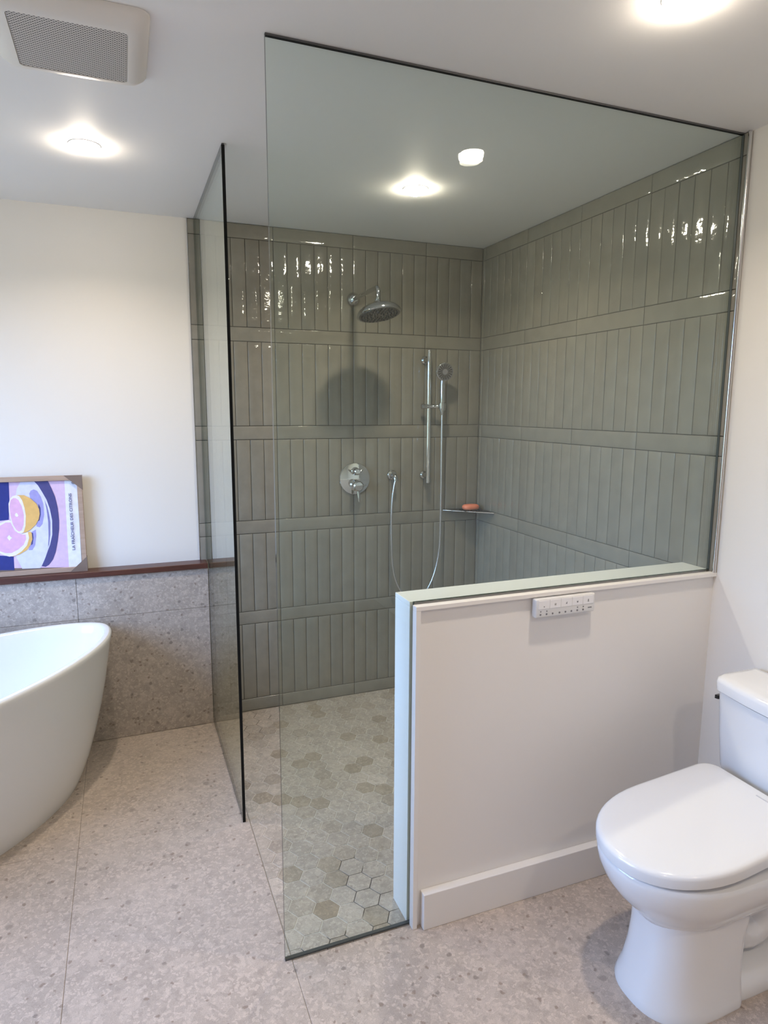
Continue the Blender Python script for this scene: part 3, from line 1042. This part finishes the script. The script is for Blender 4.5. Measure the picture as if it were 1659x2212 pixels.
# lettering of the print, reading upwards
cu = bpy.data.curves.new('lettering', 'FONT')
cu.body = 'LA FRA\u00ceCHEUR DES CITRONS'
cu.size = .0185
cu.extrude = .0001
cu.offset = .0003
to = bpy.data.objects.new('lettering_curve', cu)
C.objects.link(to)
bpy.context.view_layer.update()
tm = bpy.data.meshes.new_from_object(to.evaluated_get(bpy.context.evaluated_depsgraph_get()))
bpy.data.objects.remove(to)
xsv = [v.co.x for v in tm.vertices]
x0_, x1_ = min(xsv), max(xsv)
ksc = .258 / (x1_ - x0_)
bm = nb()
bm.from_mesh(tm)
for v in bm.verts:
    t = (v.co.x - x0_) * ksc
    h = v.co.y * (.0122 / .0133)
    v.co = Vector((-.0455 - h, .0062 + v.co.z, .098 + t))
FOBJ('lettering', bm, mat('print_ink', (.10, .085, .20), .5))
for zz, up in ((0, 1), (FHEI, -1)):
    bm = nb()
    s = up
    prism(bm, [(.0015, -.0012, zz - s * .0008), (-.072, -.0012, zz - s * .0008), (.0015, -.0012, zz + s * .066)], (0, .0011, 0))
    box(bm, .0002, .0014, -.001, FD, min(zz - s * .0008, zz + s * .066), max(zz - s * .0008, zz + s * .066))
    FOBJ('corner_protector', bm, CARD)

# ---- remote control on the half wall
RX0, RX1, RZ0, RZ1 = -.728, -.512, .940, .9985
rc = thing('remote_control', ((RX0 + RX1) / 2, -1.632, RZ0), 'white wall remote with rows of buttons on the half wall', 'remote control')
W('body', bx(RX0, RX1, -1.661, -1.638, RZ0, RZ1, .0045, 3), PLAST, rc, smooth=True, autosmooth=35)
W('wall_bracket', bx(RX0 + .012, RX1 - .012, -1.638, -1.6322, RZ0 + .006, RZ1 - .006), PLAST, rc)
bw = (RX1 - RX0 - .014) / 5
yf = -1.661
BUT = mat('button_plastic', (.80, .80, .83), .3)
ICO = ('dot', 'spray', 'drop', 'seat', 'tap')
for k in range(5):
    xa = RX0 + .008 + k * bw
    bt = W('button', bx(xa + .0007, xa + bw - .0007, yf - .0012, yf + .001, RZ0 + .0275, RZ1 - .0045, .0006, 1), BUT, rc)
    xm, zm = xa + bw / 2, RZ0 + .0385
    bm = nb()
    if k == 0:
        lathe(bm, [(.0017, 0), (.0017, .0006), (0, .0006)], (xm, yf - .0011, zm - .004), (0, -1, 0), 14)
    elif k == 1:
        for t in range(3):
            a = .5 + t * PI / 3
            tube(bm, [(xm - .0042 * math.cos(a), yf - .0013, zm - .0042 * math.sin(a)), (xm + .0042 * math.cos(a), yf - .0013, zm + .0042 * math.sin(a))], .0005, 6)
    elif k == 2:
        prism(bm, [(xm - .0030, yf - .0012, zm - .0022), (xm + .0020, yf - .0012, zm - .0030), (xm + .0022, yf - .0012, zm + .0045)], (0, -.0004, 0))
    elif k == 3:
        prism(bm, [(xm - .0028, yf - .0012, zm + .0028), (xm - .0018, yf - .0012, zm - .0028), (xm + .0018, yf - .0012, zm - .0028), (xm + .0028, yf - .0012, zm + .0028), (xm, yf - .0012, zm + .0008)], (0, -.0004, 0))
    else:
        box(bm, xm - .0014, xm + .0014, yf - .0016, yf - .0011, zm - .0032, zm + .0042)
        box(bm, xm - .0026, xm + .0026, yf - .0016, yf - .0011, zm - .0040, zm - .0028)
    W('button_icon', bm, GREY, bt)
for k in range(8):
    xm = RX0 + .0165 + k * .0218 + (.003 if k > 2 else 0)
    bm = nb()
    lathe(bm, [(.0030, 0), (.0030, .0005), (0, .0005)], (xm, yf - .0001, RZ0 + .0105), (0, -1, 0), 14)
    if k in (0, 1, 6, 7):
        lathe(bm, [(.0021, 0), (.0021, .0005), (0, .0005)], (xm + .0005, yf - .0001, RZ0 + .0200), (0, -1, 0), 12)
    W('small_button', bm, GREY, rc)
W('printed_mark', bx(RX1 - .026, RX1 - .012, yf - .0004, yf + .001, RZ0 + .0135, RZ0 + .0165), GREY, rc)

# ---- bathtub
TX, TY, TH, TA, TB, TP, TZ = -2.592, -.676, .722, .820, .384, 1.74, .600
tub = thing('bathtub', (TX, TY, 0), 'white freestanding oval bathtub in the corner under the print', 'bathtub')
prof = [(0.0, .735, .730), (.012, .748, .742), (.05, .778, .772), (.12, .822, .815), (.20, .862, .857), (.30, .905, .900), (.40, .942, .938), (.50, .972, .970), (.56, .990, .989),
        (.578, .9985, .998), (.590, 1.0, 1.0), (.5965, .997, .994), (.600, .988, .976)]
rings = []
for z, sa, sb2 in prof:
    p_ = TP + (1.95 - TP) * (1 - z / .6)
    rings.append(sup(TX, TY, z, TA * sa, TB * sb2, p_, 96, TH))
outer = loft(nb(), rings, True, False)
W('shell', outer, ACRYL, tub, smooth=True, autosmooth=60)
prof = [(.600, .988, .976), (.601, .975, .945), (.598, .960, .915), (.590, .952, .902), (.560, .940, .885), (.48, .910, .850), (.36, .860, .790), (.24, .79, .70), (.16, .71, .60), (.125, .60, .48), (.115, .40, .30), (.113, .1, .08)]
rings = [sup(TX, TY, z, TA * sa, TB * sb2, TP + (2.1 - TP) * min(1, (.6 - min(z, .6)) / .4), 96, TH) for z, sa, sb2 in prof]
W('basin', loft(nb(), rings, False, True), ACRYL, tub, smooth=True, autosmooth=70)
ov = Vector((TX, TY, 0)) + Vector((-math.sin(TH), math.cos(TH), 0)) * TB * .835
W('drain', lathe(nb(), [(.033, .0), (.033, .003), (.026, .005), (0, .005)], (TX, TY, .1135), (0, 0, 1), 28), CHROME, tub, smooth=True, autosmooth=40)

# ---- toilet
TC = -2.058
wc = thing('toilet', (-.38, TC, 0), 'white two-piece toilet with closed lid beside the half wall', 'toilet')


def dsh(z, xf, xb, hw, cy, pf=2.3, rb=.05, n=24):
    """D-shaped outline: rounded front at xf, squarer back at xb"""
    out = []
    xm = xf + hw * 1.28
    for k in range(n + 1):              # front half, from -Y side round to +Y side
        t = -PI / 2 + PI * k / n
        c, s = math.cos(t), math.sin(t)
        out.append(Vector((xm - (abs(c) ** (2 / pf)) * (xm - xf), cy + math.copysign(abs(s) ** (2 / pf), s) * hw, z)))
    taper = .975
    for k in range(9):
        t = PI / 2 * k / 8
        out.append(Vector((xb - rb + rb * math.sin(t), cy + hw * taper - rb + rb * math.cos(t), z)))
    for k in range(9):
        t = PI / 2 * k / 8
        out.append(Vector((xb - rb + rb * math.cos(t), cy - hw * taper + rb - rb * math.sin(t), z)))
    return out


def tilt(ring, z_f, z_b, xf=-.765, xb=-.21):
    for p in ring:
        p.z += z_f + (z_b - z_f) * (p.x - xf) / (xb - xf)
    return ring


HW = .190
lr = []
for dz, ins in ((-.036, .004), (-.034, .001), (-.012, .0), (-.006, .002), (-.002, .006), (0, .014), (.0015, .05), (.0025, .12)):
    r = dsh(dz, -.745 + ins, -.228 - ins * .6, HW - ins, TC, 2.15, .045)
    lr.append(tilt(r, .450, .502, -.745, -.228))
W('lid', loft(nb(), lr), PLAST, wc, smooth=True, autosmooth=50)
br = []
for z, xf, xb, hw, pf in ((.411, -.734, -.13, .184, 2.15), (.409, -.737, -.13, .186, 2.15), (.395, -.739, -.13, .187, 2.15), (.37, -.734, -.13, .184, 2.15), (.335, -.720, -.14, .174, 2.1), (.305, -.700, -.16, .160, 2.1),
                          (.275, -.672, -.2, .142, 2.1), (.255, -.652, -.24, .126, 2.2), (.235, -.636, -.28, .114, 2.3)):
    br.append(dsh(z, xf, xb, hw, TC, pf, .06))
bowl = W('bowl', loft(nb(), br), PORC, wc, smooth=True, autosmooth=60)
pr_ = []
for z, xf, xb, hw in ((.262, -.638, -.36, .112), (.225, -.632, -.36, .109), (.18, -.632, -.37, .108), (.12, -.638, -.375, .111), (.06, -.650, -.38, .118), (.022, -.662, -.385, .128), (.006, -.668, -.39, .133), (.0, -.668, -.39, .132)):
    pr_.append(dsh(z, xf, xb, hw, TC - .012, 2.5, .03))
W('pedestal', loft(nb(), pr_), PORC, wc, smooth=True, autosmooth=60)
ft = []
for z, g_ in ((0, .0), (.006, -.002), (.03, .004), (.048, .016), (.056, .034)):
    ft.append(dsh(z, -.52 + g_, -.085 - g_, .128 - g_, TC, 2.3, .06))
W('foot', loft(nb(), ft), PORC, wc, smooth=True, autosmooth=60)
bm = nb()
tr_ = bez((-.46, TC, .27), (-.30, TC, .02), (-.20, TC, .12), (-.24, TC, .24), 14) + bez((-.24, TC, .24), (-.26, TC, .33), (-.13, TC, .34), (-.12, TC, .20), 10)[1:] + [Vector((-.12, TC, .05))]
tube(bm, tr_, .062, 20)
for v in bm.verts:
    v.co.y = TC + (v.co.y - TC) * 1.35
W('trapway', bm, PORC, wc, smooth=True, autosmooth=60)
W('deck', loft(nb(), [dsh(z, -.34, -.03, h, TC, 3.5, .05) for z, h in ((.33, .10), (.36, .15), (.395, .175), (.425, .18), (.43, .176))]), PORC, wc, smooth=True, autosmooth=60)


def tank(z, xf, xb, hw, n=14, r=.045, bow=.018):
    """tank outline with a slightly bowed front (towards -X)"""
    out = []
    m = 16
    for k in range(m + 1):
        s = -1 + 2 * k / m
        out.append(Vector((xf - bow * (1 - s * s) + (0), TC - s * (hw - r), z)))
    pts_ = []
    for k in range(1, 9):
        t = PI / 2 * k / 8
        pts_.append(Vector((xf + r - r * math.cos(t), TC - (hw - r) - r * math.sin(t), z)))
    out = out[:] + pts_
    out += [Vector((xb, TC - hw, z)), Vector((xb, TC + hw, z))]
    for k in range(8, 0, -1):
        t = PI / 2 * k / 8
        out.append(Vector((xf + r - r * math.cos(t), TC + (hw - r) + r * math.sin(t), z)))
    return out


tk = [tank(.43, -.165, -.028, .175), tank(.435, -.175, -.024, .186), tank(.47, -.182, -.022, .202), tank(.58, -.188, -.020, .211), tank(.708, -.192, -.018, .218)]
tnk = W('tank', loft(nb(), tk), PORC, wc, smooth=True, autosmooth=50)
tl_ = [tank(.710, -.194, -.016, .220), tank(.713, -.198, -.014, .224), tank(.738, -.199, -.013, .225), tank(.747, -.196, -.015, .222), tank(.752, -.188, -.02, .215), tank(.7545, -.17, -.04, .198)]
W('tank_lid', loft(nb(), tl_), PORC, wc, smooth=True, autosmooth=50)
bm = nb()
yv = TC + .216
tube(bm, [(-.11, yv - .012, .668), (-.11, yv + .012, .668)], .011, 14)
W('flush_lever', bm, STEEL, wc, smooth=True, autosmooth=60)['label'] = 'dark chrome flush lever on the tank side'
bm = nb()
prism(bm, [(-.155, yv + .011, .676), (-.10, yv + .011, .676), (-.10, yv + .011, .660), (-.155, yv + .011, .664)], (0, .013, -.002))
W('lever_blade', bm, DARKM, bpy.data.objects['flush_lever'])
W('lid_mark', bx(-.262, -.258, TC - .048, TC - .012, .5000, .5012), mat('pale_print', (.5, .5, .52), .4), bpy.data.objects['lid'])
